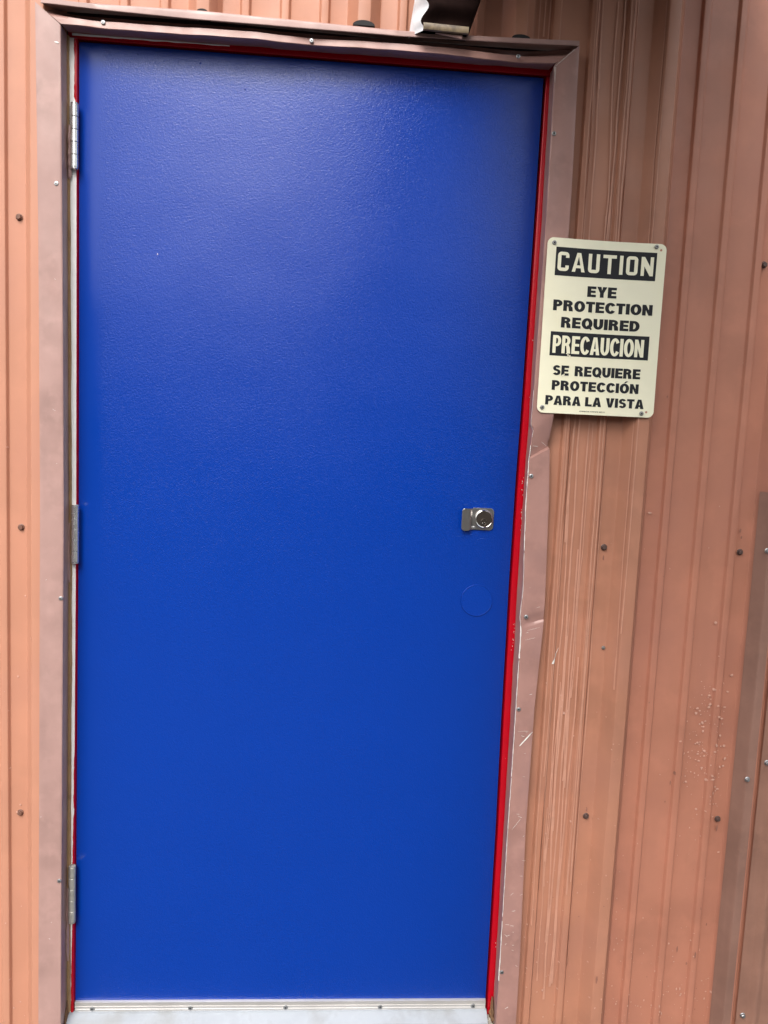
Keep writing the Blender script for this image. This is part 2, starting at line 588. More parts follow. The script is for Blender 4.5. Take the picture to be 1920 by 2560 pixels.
# ------------------------------------------------------------------ doorway flashing
trim = thing('door_trim', 'pinkish brown bent metal trim surrounding the blue door, dented and screwed on', 'door trim', (0.457, 0, 0))
YT = -0.0500
def side_trim(left, m):
    nzr = 520
    zb = -0.026
    inner_t = [(2.0505, -0.0177), (1.5, -0.0125), (1.12, -0.0100), (0.7, -0.0118), (0.2704, -0.0132), (0.0, -0.0137)]
    outer_t = [(2.09, -0.0656), (1.6, -0.0590), (1.117, -0.0565), (0.6, -0.0585), (0.089, -0.0609), (0, -0.061)]
    if not left:
        inner_t = [(2.0196, .9223), (1.7164, .9246), (1.3999, .9222), (1.318, .9205), (1.310, .9262), (1.300, .9248), (1.2531, .9212), (1.1537, .9206), (0.9853, .9268), (.93, .9235), (.9, .9277),
                   (0.7253, .9277), (0.4565, .9272), (0.1784, .9285), (0.0836, .9289)]
        outer_t = [(2.0896, .9675), (1.7363, .9728), (1.3697, .9712), (1.2672, .9640), (1.2600, .9615), (1.2548, .9630), (1.1555, .9685), (0.9867, .9740), (0.9009, .9756), (0.7261, .9683),
                   (0.4569, .9667), (0.1783, .9732), (0.0833, .9739)]
    bm = bmesh.new()
    rows = []
    sg = -1 if left else 1
    for i in range(nzr + 1):
        t = i / nzr
        # pass parameter: z before the mitre is cut
        z = zb + (2.026) * t
        xi = interp(inner_t, z)
        xo = interp(outer_t, z)
        wob = 0.0009 * nz1(z * 4.0, 1 if left else 2)
        yd = 0.0026 * nz1(z * 5.5, 11 if left else 12) + 0.0012 * nz1(z * 12, 15) + 0.0006 * nz1(z * 23, 5)
        fold = 0.0
        if not left:
            if 1.2500 < z < 1.318:
                fold = 0.0150 * ((1.318 - z) / .068) ** 1.2
            elif 0.905 < z < 0.925:
                fold = 0.0040 * ((0.925 - z) / .020)
            for zc, am, sg_ in ((0.905, 0.0030, 0.022), (0.44, 0.002, 0.03), (1.62, 0.0025, 0.03)):
                yd += am * math.exp(-((z - zc) / sg_) ** 2)
        else:
            for zc, am, sg_ in ((1.5, 0.0012, 0.05), (0.62, 0.0012, 0.06)):
                yd += am * math.exp(-((z - zc) / sg_) ** 2)
        row = []
        hx = xo + sg * 0.0
        w = xi - xo
        yb = YT
        # hem, face in six steps, rounded bend, return
        row.append(Vector((hx + sg * -0.0010, yb + 0.026, z)))
        row.append(Vector((hx, yb + 0.0022 + fold, z)))
        row.append(Vector((hx + w * 0.012, yb + 0.0004 + fold, z)))
        for f in (0.05, .2, .4, .6, .8, .93):
            row.append(Vector((xo + w * f, yb + fold * (1 - f) ** .7 + yd * math.sin(math.pi * f) * 1.0 + (0.0008 * nz1(z * 9 + f * 7, 31)), z)))
        row.append(Vector((xi - (w / abs(w)) * 0.0012, yb + 0.0002, z)))
        row.append(Vector((xi, yb + 0.0014, z)))
        lump = 0.0
        xr = interp([(2.0, -.0186), (1.1, -.0128), (.24, -.0150), (0, -.0150)], z) if left else interp([(2.03, .9252), (1.73, .9262), (1.3, .9262), (1.15, .9250), (.97, .9246), (.7, .9275), (.43, .9285), (.1, .9305)], z)
        rough = 0.0012 * nz1(z * 14, 41 if left else 42) + 0.0008 * nz1(z * 40, 7)
        row.append(Vector((xi + (xr - xi) * .4 + rough, yb + 0.016, z)))
        row.append(Vector((xi + (xr - xi) * .8 - rough, yb + 0.032, z)))
        row.append(Vector((xr + rough * .6, (-0.0125 if left else -0.0075) + 0.0012 * nz1(z * 17, 3), z)))
        # mitre at the head: stretch the top part so the face ends on the slant from inner bend to outer corner
        for p in row:
            f = (p.x - xi) / (xo - xi)
            f = max(0.0, min(1.0, f))
            top = 2.0495 + 0.0375 * f
            p.z = zb + (top - zb) * t
        rows.append(row)
    grid_mesh(bm, rows)
    return finish('side_trim', bm, m, trim, smooth=True, angle=40, origin=(-0.04 if left else 0.95, YT, 0))

side_trim(True, MT['trim'])
side_trim(False, MT['trim_right'])

# head piece: face, wavy lower bend, underside
bm = bmesh.new()
rows = []
NX = 120
for i in range(NX + 1):
    t = i / NX
    xin = -0.0165 + (0.9215 + 0.0165) * t
    bend = 2.0500 + 0.0024 * nz1(xin * 6, 2) + 0.0015 * nz1(xin * 19, 5)
    dent = 0.0
    for xc, am, sg_ in ((0.0596, .0015, .03), (0.449, 0.0045, 0.035), (0.8495, 0.004, 0.04), (0.30, -0.003, .06), (0.66, -0.002, 0.07), (0.83, 0.006, 0.09)):
        dent += am * math.exp(-((xin - xc) / sg_) ** 2)
    dent += 0.002 * nz1(xin * 7.5, 21)
    row = []
    for f in (1.0, .85, .72, .6, .5, .38, .25, .1):
        xx = -0.0165 - 0.047 * f + (0.9215 + 0.0165 + 0.094 * f) * t
        zz = bend + 0.0365 * f
        row.append(Vector((xx, YT + 0.0008 + interp([(1, .036), (.85, .034), (.72, .030), (.6, .022), (.5, .010), (.38, .002), (0, 0)], f) * (1 - .75 * max(0, 1 - t / .05) - .6 * max(0, (t - .9) / .1)) + dent * (1.1 - abs(f - .35)), zz)))
    row.append(Vector((xin, YT + 0.0006 + dent * .8, bend + 0.0012)))
    row.append(Vector((xin, YT + 0.0022 + dent * .8, bend)))
    row.append(Vector((xin, YT + 0.017, bend + 0.0022 + .0012 * nz1(xin * 15, 4))))
    row.append(Vector((xin, YT + 0.032, bend + 0.0045 + .0015 * nz1(xin * 19, 8))))
    row.append(Vector((xin, -0.0070, bend + 0.0068)))
    rows.append(row)
grid_mesh(bm, rows)
finish('head_trim', bm, MT['trim_right'], trim, smooth=True, angle=45, origin=(0.45, YT, 2.05))

# drip cap over the head
bm = bmesh.new()
rows = []
for i in range(81):
    t = i / 80
    x = -0.050 + (0.9655 + 0.050) * t
    bow = 0.0012 * nz1(x * 3.5, 6) + 0.0008 * nz1(x * 14, 9)
    lift = 0.0 if x < 0.6 else 0.004 * ((x - 0.6) / 0.36)
    zl = 2.0675 + bow + lift
    zt = 0.0062 + interp([(-.96, 2.0813), (-.616, 2.0779), (-.242, 2.0845), (.033, 2.081)][::-1], -x)
    zl = 0.0062 + interp([(-.96, 2.0762), (-.80, 2.0705), (-.616, 2.0668), (-.242, 2.0680), (-.10, 2.0700), (.033, 2.0740)][::-1], -x) + bow * .5
    rows.append([Vector((x, YP + 0.002, zt + 0.0060)), Vector((x, -0.054, zt + 0.0012)), Vector((x, -0.0570, zt)), Vector((x, -0.0578, zt - 0.0016)),
                 Vector((x, -0.0582, zl + 0.009)), Vector((x, -0.0583, zl + 0.0010)), Vector((x, -0.0573, zl)), Vector((x, -0.0563, zl + 0.0012)),
                 Vector((x, -0.0557, zt - 0.0035)), Vector((x, YP, zt + 0.003))])
grid_mesh(bm, rows)
for r in (0, -1):
    pass
finish('drip_cap', bm, MT['trim'], trim, smooth=True, angle=45, origin=(0.45, -0.05, 2.08))

# torn caulk and paint along the right mitre, and worn bare edge down the right bend
bm = bmesh.new()
def strip3(bm, pts, w):
    """small raised bead through 3-D points; w half width in x"""
    rows = []
    n = len(pts)
    for i, p in enumerate(pts):
        ww = w(i / (n - 1)) if callable(w) else w
        p = Vector(p)
        rows.append([p + Vector((-ww, 0.0002, 0)), p + Vector((-ww * .4, -0.0006, 0)), p + Vector((ww * .4, -0.0006, 0)), p + Vector((ww, 0.0002, 0))])
    grid_mesh(bm, rows)
strip3(bm, [(0.9235 + 0.036 * t + 0.001 * nz1(t * 13, 2), YT - 0.0012, 2.045 + 0.034 * t) for t in [i / 20 for i in range(21)]], lambda t: 0.0012 + 0.0012 * abs(nz1(t * 17, 1)))
strip3(bm, [(0.9225 + 0.002 * t, YT - 0.0008, 2.044 - 0.03 * t) for t in [i / 8 for i in range(9)]], lambda t: 0.0022 * (1 - t) + .0003)
finish('caulk_bead', bm, MT['caulk'], trim, smooth=True)
bm = bmesh.new()
crease = [(2.0196, .9223), (1.7164, .9246), (1.3999, .9222), (1.318, .9205), (1.310, .9262), (1.300, .9248), (1.2531, .9212), (1.1537, .9206), (0.9853, .9268), (.93, .9235), (.9, .9277),
          (0.7253, .9277), (0.4565, .9272), (0.1784, .9285), (0.0836, .9289)]
for za, zb_, wd in ((1.42, 1.325, .0004), (1.308, 1.20, .0008), (1.20, 1.09, .0010), (1.085, 0.93, .0006), (0.93, 0.86, .0015), (0.855, 0.60, .0008), (0.597, 0.28, .0007), (.27, .13, .0011)):
    n = max(8, int((za - zb_) / .006))
    pts = []
    for i in range(n + 1):
        z = za + (zb_ - za) * i / n
        zz = z / 2.0495 * 2.0 + 0.0     # same stretch as the trim sheet
        pts.append((interp(crease, (z - .006) / (2.0495 - .006) * 2.0 + .006) - 0.0002 + 0.0006 * nz1(z * 60, 3), YT - 0.0004, z))
    strip3(bm, pts, lambda t, wd=wd: wd * (0.55 + 1.1 * abs(nz1(t * 30, za * 5))))
o = finish('worn_edge', bm, MT['scar'], trim, smooth=True)
# scratches on the right piece
bm = bmesh.new()
def scratch(x0, z0, x1, z1, w, y=YT - 0.0006, n=8, taper=True):
    pts = [(x0 + (x1 - x0) * i / n + .0005 * nz1(i * 1.3, x0 * 50), y, z0 + (z1 - z0) * i / n) for i in range(n + 1)]
    dx, dz = x1 - x0, z1 - z0
    l = math.hypot(dx, dz)
    px, pz = -dz / l, dx / l
    rows = []
    for i, p in enumerate(pts):
        t = i / n
        ww = w * (0.25 + 1.5 * t * (1.2 - t)) * (0.7 + .6 * abs(nz1(i * 2.1, 4)))
        rows.append([Vector((p[0] + px * ww, p[1], p[2] + pz * ww)), Vector((p[0], p[1] - .0003, p[2])), Vector((p[0] - px * ww, p[1], p[2] - pz * ww))])
    grid_mesh(bm, rows)
scratch(0.9665, 0.700, 0.9405, 0.668, 0.0022)
scratch(0.936, 0.48, 0.953, 0.505, 0.0004)
scratch(0.944, 1.3165, 0.955, 1.308, 0.0004)
scratch(0.927, 1.307, 0.938, 1.306, 0.0005)
scratch(0.940, 0.92, 0.966, 0.928, 0.0002)
scratch(0.938, 0.90, 0.958, 0.905, 0.00025)
scratch(0.935, 0.70, 0.958, 0.7015, 0.0002)
for i in range(26):
    x, z = rs.uniform(.934, .966), rs.uniform(.03, 1.2) * rs.uniform(.4, 1)
    a = rs.uniform(-.8, .8)
    l = rs.uniform(.003, .010)
    scratch(x, z, x + l * math.cos(a), z + l * math.sin(a), rs.uniform(.0002, .0005), n=3)
for i in range(10):
    x, z = rs.uniform(-.058, -.022), rs.uniform(.02, 2.0)
    scratch(x, z, x + .002, z + rs.uniform(-.003, .003), .0005, n=3)
scratch(-0.0285, 2.018, -0.021, 2.017, .0022, n=6)
tag(finish('scratch', bm, MT['scar'], trim), kind='stuff')

# crumpled metal bent round each hinge on the left return
def crumple(z0, z1, sd):
    bm = bmesh.new()
    rows = []
    n = 34
    for i in range(n + 1):
        t = i / n
        z = z0 + (z1 - z0) * t
        env = math.sin(math.pi * min(1, max(0, t))) ** .4
        bulge = (0.0035 + 0.0025 * nz1(z * 60, sd) + .0015 * nz1(z * 140, sd + 1)) * env
        row = []
        for k in range(7):
            u = k / 6
            a = math.pi * u
            row.append(Vector((-0.0165 + 0.0072 * u + .0012 * nz1(z * 70 + u * 3, sd + 5), -0.0125 - bulge * 1.7 * math.sin(a) ** .8, z + 0.0015 * nz1(u * 4 + z * 30, sd + 3))))
        rows.append(row)
    grid_mesh(bm, rows)
    finish('crumpled_flap', bm, MT['trim'], trim, smooth=True, origin=(-0.013, -0.01, (z0 + z1) / 2))
crumple(1.885, 1.785, 1)
crumple(1.108, 0.985, 2)
crumple(0.318, 0.150, 3)

def pan_screw(x, y, z, r=0.0046, m='zinc', parent=None, rot=0.0, dark=True, name='screw'):
    """pan head with a real cross recess"""
    bm = bmesh.new()
    n = 24
    ring = [bm.verts.new((r * .62 * math.cos(2 * math.pi * i / n), -0.0016 * r / .0046, r * .62 * math.sin(2 * math.pi * i / n))) for i in range(n)]
    a, b = r * .13, r * .46
    cross = [(b, a), (a, a), (a, b), (-a, b), (-a, a), (-b, a), (-b, -a), (-a, -a), (-a, -b), (a, -b), (a, -a), (b, -a)]
    ct = [bm.verts.new((px, -0.0016 * r / .0046, pz)) for px, pz in cross]
    cb = [bm.verts.new((px * .8, -0.0002, pz * .8)) for px, pz in cross]
    es = [bm.edges.new((ring[i], ring[(i + 1) % n])) for i in range(n)] + [bm.edges.new((ct[i], ct[(i + 1) % 12])) for i in range(12)]
    bmesh.ops.triangle_fill(bm, edges=es, use_beauty=True)
    for f in [f for f in bm.faces if all(v in ct for v in f.verts)]:
        bm.faces.remove(f)
    for i in range(12):
        f = bm.faces.new((ct[i], ct[(i + 1) % 12], cb[(i + 1) % 12], cb[i]))
        f.material_index = 1
    f = bm.faces.new(cb)
    f.material_index = 1
    prev = ring
    for rr, yy in ((.85, -.0013), (.97, -.0010), (1.0, -.0004), (1.0, .0006)):
        nr = [bm.verts.new((r * rr * math.cos(2 * math.pi * i / n), yy * r / .0046, r * rr * math.sin(2 * math.pi * i / n))) for i in range(n)]
        for i in range(n):
            bm.faces.new((prev[i], prev[(i + 1) % n], nr[(i + 1) % n], nr[i]))
        prev = nr
    bmesh.ops.rotate(bm, verts=bm.verts[:], cent=(0, 0, 0), matrix=Matrix.Rotation(rot, 3, 'Y'))
    bmesh.ops.translate(bm, verts=bm.verts[:], vec=(x, y, z))
    return finish(name, bm, [MT[m], MT['black']], parent, smooth=True, angle=35, origin=(x, y, z))

for x, z in ((-0.0247, 1.7632), (-0.0152, 0.9595), (-0.0174, 0.3577)):
    pan_screw(x, YT - 0.0002, z, .0042, 'zinc', trim, rs.uniform(0, 1.5))
for x, z in ((0.0596, 2.0605), (0.4491, 2.0575), (0.8495, 2.0590)):
    pan_screw(x, YT + 0.0022, z, .0040, 'zinc', trim, rs.uniform(0, 1.5))
for x, z in ((0.9290, 1.9197), (0.928, 1.2452), (0.9364, 0.9497), (0.9335, 0.7492), (0.9339, 0.1501)):
    pan_screw(x, YT - 0.0006, z, .0043, 'zinc' if z < 1.5 else 'dull_steel', trim, rs.uniform(0, 1.5))

# rusted, eaten away foot of each side piece
for xx, wd, sd in ((-0.0125, 0.012, 1), (0.927, 0.012, 6)):
    bm = bmesh.new()
    rows = []
    for i in range(15):
        t = i / 14
        z = 0.004 + 0.055 * t
        ww = wd * (1 - t) ** .7 * (0.8 + .5 * nz1(t * 9, sd)) + .0006
        rows.append([Vector((xx + (u - .5) * ww + .0015 * nz1(t * 12 + u * 5, sd), -0.006 - 0.046 * (1 - abs(2 * u - 1)) * (0.8 + .3 * nz1(u * 5 + t * 7, sd)) * (1 - .7 * t), z)) for u in (0, .2, .4, .6, .8, 1)])
    grid_mesh(bm, rows)
    finish('rusted_foot', bm, MT['rust'], trim, smooth=True, angle=30, origin=(xx, -.02, 0))

# ------------------------------------------------------------------ door frame
BOW_L = [(2.05, 0), (1.5, .0020), (1.12, .0028), (.6, .0012), (.045, 0), (0, 0)]
BOW_R = [(2.05, 0), (1.73, -.001), (1.40, -.003), (1.23, -.0054), (1.0, -.0060), (.9, -.0052), (.7, -.0040), (.45, -.0012), (.045, 0), (0, 0)]
def long_box(bm, x0, x1, y0, y1, z0, z1, bev, bl, br, n=60):
    """tall box cut into courses and bent sideways as the old frame and door are"""
    rows = []
    for i in range(n + 1):
        z = z0 + (z1 - z0) * i / n
        a, b = x0 + interp(bl, z), x1 + interp(br, z)
        rows.append([Vector(p) for p in ((a, y1, z), (a, y0 + bev, z), (a + bev * .3, y0 + bev * .3, z), (a + bev, y0, z), (b - bev, y0, z), (b - bev * .3, y0 + bev * .3, z), (b, y0 + bev, z), (b, y1, z), (a, y1, z))])
    vr = grid_mesh(bm, rows)
    bmesh.ops.remove_doubles(bm, verts=bm.verts[:], dist=1e-6)
    for z in (z0, z1):
        es = [e for e in bm.edges if e.is_boundary and abs(e.verts[0].co.z - z) < 1e-5 and abs(e.verts[1].co.z - z) < 1e-5]
        bmesh.ops.contextual_create(bm, geom=es)
    return bm

frame = thing('door_frame', 'red painted steel door frame with bare white primer along the hinge side', 'door frame', (0.457, 0, 0))
bm = bmesh.new()
long_box(bm, -0.0215, -0.0018, -0.0070, 0.075, 0.010, 2.0475, 0.0008, BOW_L, BOW_L)
box(bm, 0.0002, 0.016, 0.0475, 0.075, 0.010, 2.0475)
finish('hinge_jamb', bm, MT['white'], frame, smooth=True, angle=30, origin=(-.012, 0, 0))
bm = bmesh.new()
long_box(bm, 0.9192, 0.9400, -0.0015, 0.075, 0.010, 2.0475, 0.0012, BOW_R, BOW_R)
box(bm, 0.894, 0.9125, 0.0475, 0.075, 0.010, 2.0475)
finish('lock_jamb', bm, MT['red'], frame, smooth=True, angle=30, origin=(.93, 0, 0))
bm = bmesh.new()
box(bm, -0.0210, 0.9400, -0.0012, 0.075, 2.0492, 2.0720, 0.0010)
box(bm, -0.0028, 0.917, 0.0475, 0.075, 2.030, 2.0475)
finish('head_jamb', bm, MT['red'], frame, origin=(.45, 0, 2.06))
# ragged red coat over the white primer on the hinge side
bm = bmesh.new()
red_t = [(2.05, .0050), (1.99, .0045), (1.94, .0050), (1.925, .0), (1.13, .0), (1.10, .0014), (1.0, .0004), (0.99, 0), (0.62, 0), (0.60, .0016), (0.50, .0018), (0.49, .0), (0.47, .0022), (0.36, .0038), (0.24, .0026), (0.16, .0045), (0.03, .0050)]
rows = []
for i in range(421):
    z = 2.047 - 2.04 * i / 420
    w = interp(red_t, z)
    if w > 0.0003:
        w = max(0.0, w + 0.0007 * nz1(z * 55, 1) + 0.0006 * nz1(z * 160, 2))
    xe = -0.0019 + interp(BOW_L, z)
    rows.append([Vector((xe - w - 0.0001, -0.0072, z)), Vector((xe - w * .9, -0.0077, z)), Vector((xe - .0004, -0.0077, z)), Vector((xe + .0004, -0.0065, z)), Vector((xe + .0005, 0.046, z))])
grid_mesh(bm, rows)
finish('red_coat', bm, MT['red'], frame, smooth=True, angle=40)
bm = bmesh.new()
for i in range(34):                                  # chips and pale nicks down the lock side
    z = rs.choice([rs.uniform(1.12, 1.24), rs.uniform(.86, .93), rs.uniform(.1, 1.9)])
    x = 0.9325 - abs(rs.gauss(0, .0035)) + interp(BOW_R, z)
    r = rs.uniform(.0004, .0012)
    v6 = [bm.verts.new((x + r * rs.uniform(.5, 1.3) * math.cos(q * math.pi / 3), -.0019, z + r * rs.uniform(.8, 2.2) * math.sin(q * math.pi / 3))) for q in range(6)]
    bm.faces.new(v6)
tag(finish('paint_nick', bm, MT['caulk'], frame), kind='stuff')
# strip of weathered wood showing between the trim and the frame
bm = bmesh.new()
rows = []
for i in range(161):
    z = 0.03 + 2.02 * i / 160
    w = interp([(2.05, .0035), (1.5, .0042), (1.12, .0054), (.24, .0068), (0, .007)], z) + 0.0009 * nz1(z * 7, 3) + .0008 * nz1(z * 35, 1)
    x0 = 0.0012 + interp([(2.05, -.0200), (1.9, -.0190), (1.12, -.0138), (.24, -.0155), (0, -.0155)], z)
    rows.append([Vector((x0, 0.0, z)), Vector((x0, -0.0122, z)), Vector((x0 + w * .7, -0.0118 + .0008 * nz1(z * 30, 4), z)), Vector((x0 + w, -0.0095, z)), Vector((x0 + w, 0.0, z))])
grid_mesh(bm, rows)
finish('wood_strip', bm, MT['wood'], frame, smooth=True, angle=40)
bm = bmesh.new()
rows = []
for i in range(61):
    x = -0.012 + 0.30 * i / 60
    h = 0.0024 * (1 - i / 60) + .0005 + 0.0010 * nz1(x * 40, 3)
    rows.append([Vector((x, -0.0020, 2.0585)), Vector((x, -0.0030, 2.0575 - h * .3)), Vector((x, -0.0030, 2.0575 - h * .8)), Vector((x, -0.0014, 2.0575 - h))])
grid_mesh(bm, rows)
finish('caulk_line', bm, MT['white'], frame, smooth=True)

# ------------------------------------------------------------------ door
door = thing('blue_door', 'bright blue textured steel door with a small chrome lock', 'door', (0.0, 0, 0.0))
bm = bmesh.new()
long_box(bm, 0.0, 0.914, 0.0, 0.0445, 0.0235, 2.0441, 0.0012, BOW_L, BOW_R)
finish('slab', bm, MT['door'], door, smooth=True, angle=30, origin=(0.457, 0, .02))
# pimples under the paint
bm = bmesh.new()
for x, z in ((0.021, 2.034), (0.113, 2.030), (0.232, 2.022), (0.32, 1.98)):
    lathe(bm, x, z, [(0.0022, 0.0002), (0.0018, -0.0003), (0.0008, -0.0007), (0, -0.0008)], 10)
finish('paint_blister', bm, MT['door'], door, smooth=True)
bm = bmesh.new()
lathe(bm, 0.1550, 1.6543, [(0.0012, 0.0002), (0.0009, -0.0004), (0, -0.0006)], 7)
finish('white_chip', bm, MT['scar'], door)

def hinge(z0, z1, x, m, lean=0.0):
    bm = bmesh.new()
    r = 0.0074
    yc = -0.0140
    # leaves: one let into the jamb, one into the door edge
    box(bm, x - 0.0115, x - 0.0005, -0.0085, -0.0072, z0 + 0.002, z1 - 0.002)
    box(bm, x - 0.0004, x + 0.0012, -0.0120, 0.030, z0 + 0.002, z1 - 0.002)
    h = finish('hinge', bm, m, door, origin=(x, yc, z0))
    n = 5
    L_ = (z1 - z0) / n
    for i in range(n):
        b = bmesh.new()
        a0, a1 = z0 + L_ * i + 0.00035, z0 + L_ * (i + 1) - 0.00035
        rr = r - (0.00012 if i % 2 else 0)
        lathe(b, x, 0, [(0.0, a0), (rr - .0005, a0), (rr, a0 + .0005), (rr, a1 - .0005), (rr - .0005, a1), (0.0, a1)], 28, 'Z', yc)
        finish('knuckle', b, m, h, smooth=True, angle=40, origin=(x, yc, a0))
    for zz, s in ((z1, 1), (z0, -1)):
        b = bmesh.new()
        lathe(b, x, 0, [(r * .96, zz + s * .0001), (r * .96, zz + s * .0018), (r * .7, zz + s * .0030), (0, zz + s * .0034)], 24, 'Z', yc)
        finish('pin_cap', b, m, h, smooth=True, angle=40, origin=(x, yc, zz))
    return h
hinge(1.8055, 1.9235, -0.0032, MT['hinge'])
hinge(1.0275, 1.1435, 0.0008, MT['hinge'])
hinge(0.2430, 0.3680, -0.0028, MT['hinge_worn'])

# lock: square plate with rounded corners, cranked pull flange at its left
def round_rect(x0, x1, z0, z1, rad, corners, n=6):
    pts = []
    for cx, cz, a0, on in ((x1 - rad, z1 - rad, 0, 'tr' in corners), (x0 + rad, z1 - rad, 90, 'tl' in corners), (x0 + rad, z0 + rad, 180, 'bl' in corners), (x1 - rad, z0 + rad, 270, 'br' in corners)):
        if on:
            for i in range(n + 1):
                a = R(a0 + 90 * i / n)
                pts.append((cx + rad * math.cos(a), cz + rad * math.sin(a)))
        else:
            sx = 1 if a0 in (0, 270) else -1
            sz = 1 if a0 in (0, 90) else -1
            pts.append((cx + sx * rad, cz + sz * rad))
    return pts

def plate(bm, pts, yf, yb, bev=0.0006):
    f = [bm.verts.new((x, yf, z)) for x, z in pts]
    b = [bm.verts.new((x, yb, z)) for x, z in pts]
    n = len(pts)
    ff = bm.faces.new(f)
    bm.faces.new(b[::-1])
    for i in range(n):
        bm.faces.new((f[i], f[(i + 1) % n], b[(i + 1) % n], b[i]))
    if bev:
        bmesh.ops.bevel(bm, geom=list(ff.edges), offset=bev, segments=2, profile=.5, affect='EDGES')
    return bm

bm = bmesh.new()
plate(bm, round_rect(0.8210, 0.8652, 1.1240, 1.1706, 0.0075, ('tr', 'br')), -0.0034, 0.0005)
lp = finish('lock_plate', bm, MT['chrome'], door, origin=(0.843, 0, 1.147))
bm = bmesh.new()
# cranked flange: bend up from the plate, then flat
zt, zb = 1.1690, 1.1225
cs = [(0.8212, -0.0032), (0.8196, -0.0036), (0.8168, -0.0075), (0.8152, -0.0100), (0.8136, -0.0112), (0.8110, -0.0115)]
cs2 = [(x + 0.0002, y + 0.0015) for x, y in cs]
rows = [[Vector((x, y, z)) for x, y in cs] for z in (zb + .0012, zb + .001 + (zt - zb) * .5, zt)]
grid_mesh(bm, rows)
rows = [[Vector((x, y, z)) for x, y in cs2] for z in (zb + .0012, zb + .001 + (zt - zb) * .5, zt)]
grid_mesh(bm, rows)
for z in (zb + .0012, zt):
    for (a, b), (c, d) in zip(zip(cs, cs[1:]), zip(cs2, cs2[1:])):
        bm.faces.new([bm.verts.new((a[0], a[1], z)), bm.verts.new((b[0], b[1], z)), bm.verts.new((d[0], d[1], z)), bm.verts.new((c[0], c[1], z))])
plate(bm, round_rect(0.7958, 0.8120, 1.1222, 1.1692, 0.0065, ('tl', 'bl')), -0.0117, -0.0100, .0004)
finish('pull_flange', bm, MT['chrome'], door, smooth=True, angle=14, origin=(0.80, -.01, 1.147))
cx, cz = 0.8437, 1.1478
bm = bmesh.new()
lathe(bm, cx, cz, [(0.0198, -0.0030), (0.0198, -0.0060), (0.0188, -0.0095), (0.0176, -0.0102), (0.0166, -0.0098), (0.0163, -0.0088)], 48)
lk = finish('lock_collar', bm, MT['polished'], door, smooth=True, angle=50, origin=(cx, -.003, cz))
bm = bmesh.new()
lathe(bm, cx, cz, [(0.0163, -0.0088), (0.0158, -0.0093), (0.0, -0.0094)], 40)
finish('lock_face', bm, MT['lock_face'], lk, smooth=True, angle=40, origin=(cx, -.009, cz))
bm = bmesh.new()
kx, kz = cx - 0.0004, cz - 0.0062
lathe(bm, kx, kz, [(0.0068, -0.0092), (0.0068, -0.0102), (0.0060, -0.0106), (0.0056, -0.0100), (0, -0.0100)], 30)
finish('key_plug', bm, MT['lock_face'], lk, smooth=True, angle=40, origin=(kx, -.01, kz))
bm = bmesh.new()
box(bm, kx - .0034, kx - .0006, -.0112, -.0098, kz - .0052, kz - .0010, .0003)
box(bm, kx + .0008, kx + .0032, -.0112, -.0098, kz - .0050, kz - .0006, .0003)
finish('keyway', bm, MT['polished'], lk, origin=(kx, -.011, kz))
bm = bmesh.new()
lathe(bm, kx, kz, [(0.0071, -0.0096), (0.0071, -0.0108), (0.0063, -0.0108), (0.0063, -0.0096)], 30)
finish('plug_ring', bm, MT['polished'], lk, smooth=True, angle=40, origin=(kx, -.01, kz))
pan_screw(0.8238, -0.0036, 1.1286, .0030, 'zinc', door, .4, name='lock_screw')

# painted blanking plate under the lock
bm = bmesh.new()
px, pz = 0.8396, 0.9708
lathe(bm, px, pz, [(0.0344, 0.0003), (0.0343, -0.0016), (0.0338, -0.0021), (0.0333, -0.0021), (0.0328, -0.00150), (0.0320, -0.0015), (0.025, -0.0015), (0.01, -0.0015), (0.0, -0.0015)], 64)
for dx, dz in ((-0.0278, 0.0006), (0.0282, 0.0022)):
    lathe(bm, px + dx, pz + dz, [(0.0017, -0.0014), (0.0013, -0.0022), (0, -0.0024)], 10)
finish('cover_plate', bm, MT['door'], door, smooth=True, angle=40, origin=(px, 0, pz))

bm = bmesh.new()
for i in range(12):
    x, z = rs.gauss(.83, .022), rs.choice([1.187, 1.182, 1.178, 1.110, 1.106, 1.102]) + rs.uniform(-.003, .003)
    l = rs.uniform(.006, .022)
    w = rs.uniform(.0002, .0005)
    a = rs.uniform(-.05, .25)
    v4 = [bm.verts.new((x + p * math.cos(a), -.00035, z + p * math.sin(a) + q)) for p, q in ((-l / 2, 0), (0, -w), (l / 2, 0), (0, w))]
    bm.faces.new(v4)
tag(finish('scuff', bm, MT['door_scuff'], door), kind='stuff')

# aluminium sweep along the foot of the door
bm = bmesh.new()
prof = [(-0.0004, 0.0492), (-0.0040, 0.0488), (-0.0062, 0.0478), (-0.0066, 0.0440), (-0.0066, 0.0412), (-0.0056, 0.0407), (-0.0056, 0.0385), (-0.0068, 0.0380), (-0.0068, 0.0366), (-0.0056, 0.0361), (-0.0054, 0.0318),
        (-0.0066, 0.0312), (-0.0066, 0.0298), (-0.0054, 0.0293), (-0.0056, 0.0262), (-0.0066, 0.0256), (-0.0066, 0.0232), (-0.0052, 0.0226), (-0.0004, 0.0226)]
rows = [[Vector((x, y, z)) for y, z in prof] for x in (0.0012, 0.0022, 0.25, .5, .75, 0.9118, 0.9128)]
vr = grid_mesh(bm, rows)
bm.faces.new(vr[0])
bm.faces.new(vr[-1][::-1])
sw = finish('door_sweep', bm, MT['aluminium'], door, smooth=True, angle=25, origin=(.457, 0, .03))
for x, z in ((0.0386, 0.0335), (0.2511, 0.0338), (0.4611, 0.0340), (0.6728, 0.0340), (0.8844, 0.0350)):
    pan_screw(x, -0.0064, z, .0052, 'zinc', sw, rs.uniform(0, 1))

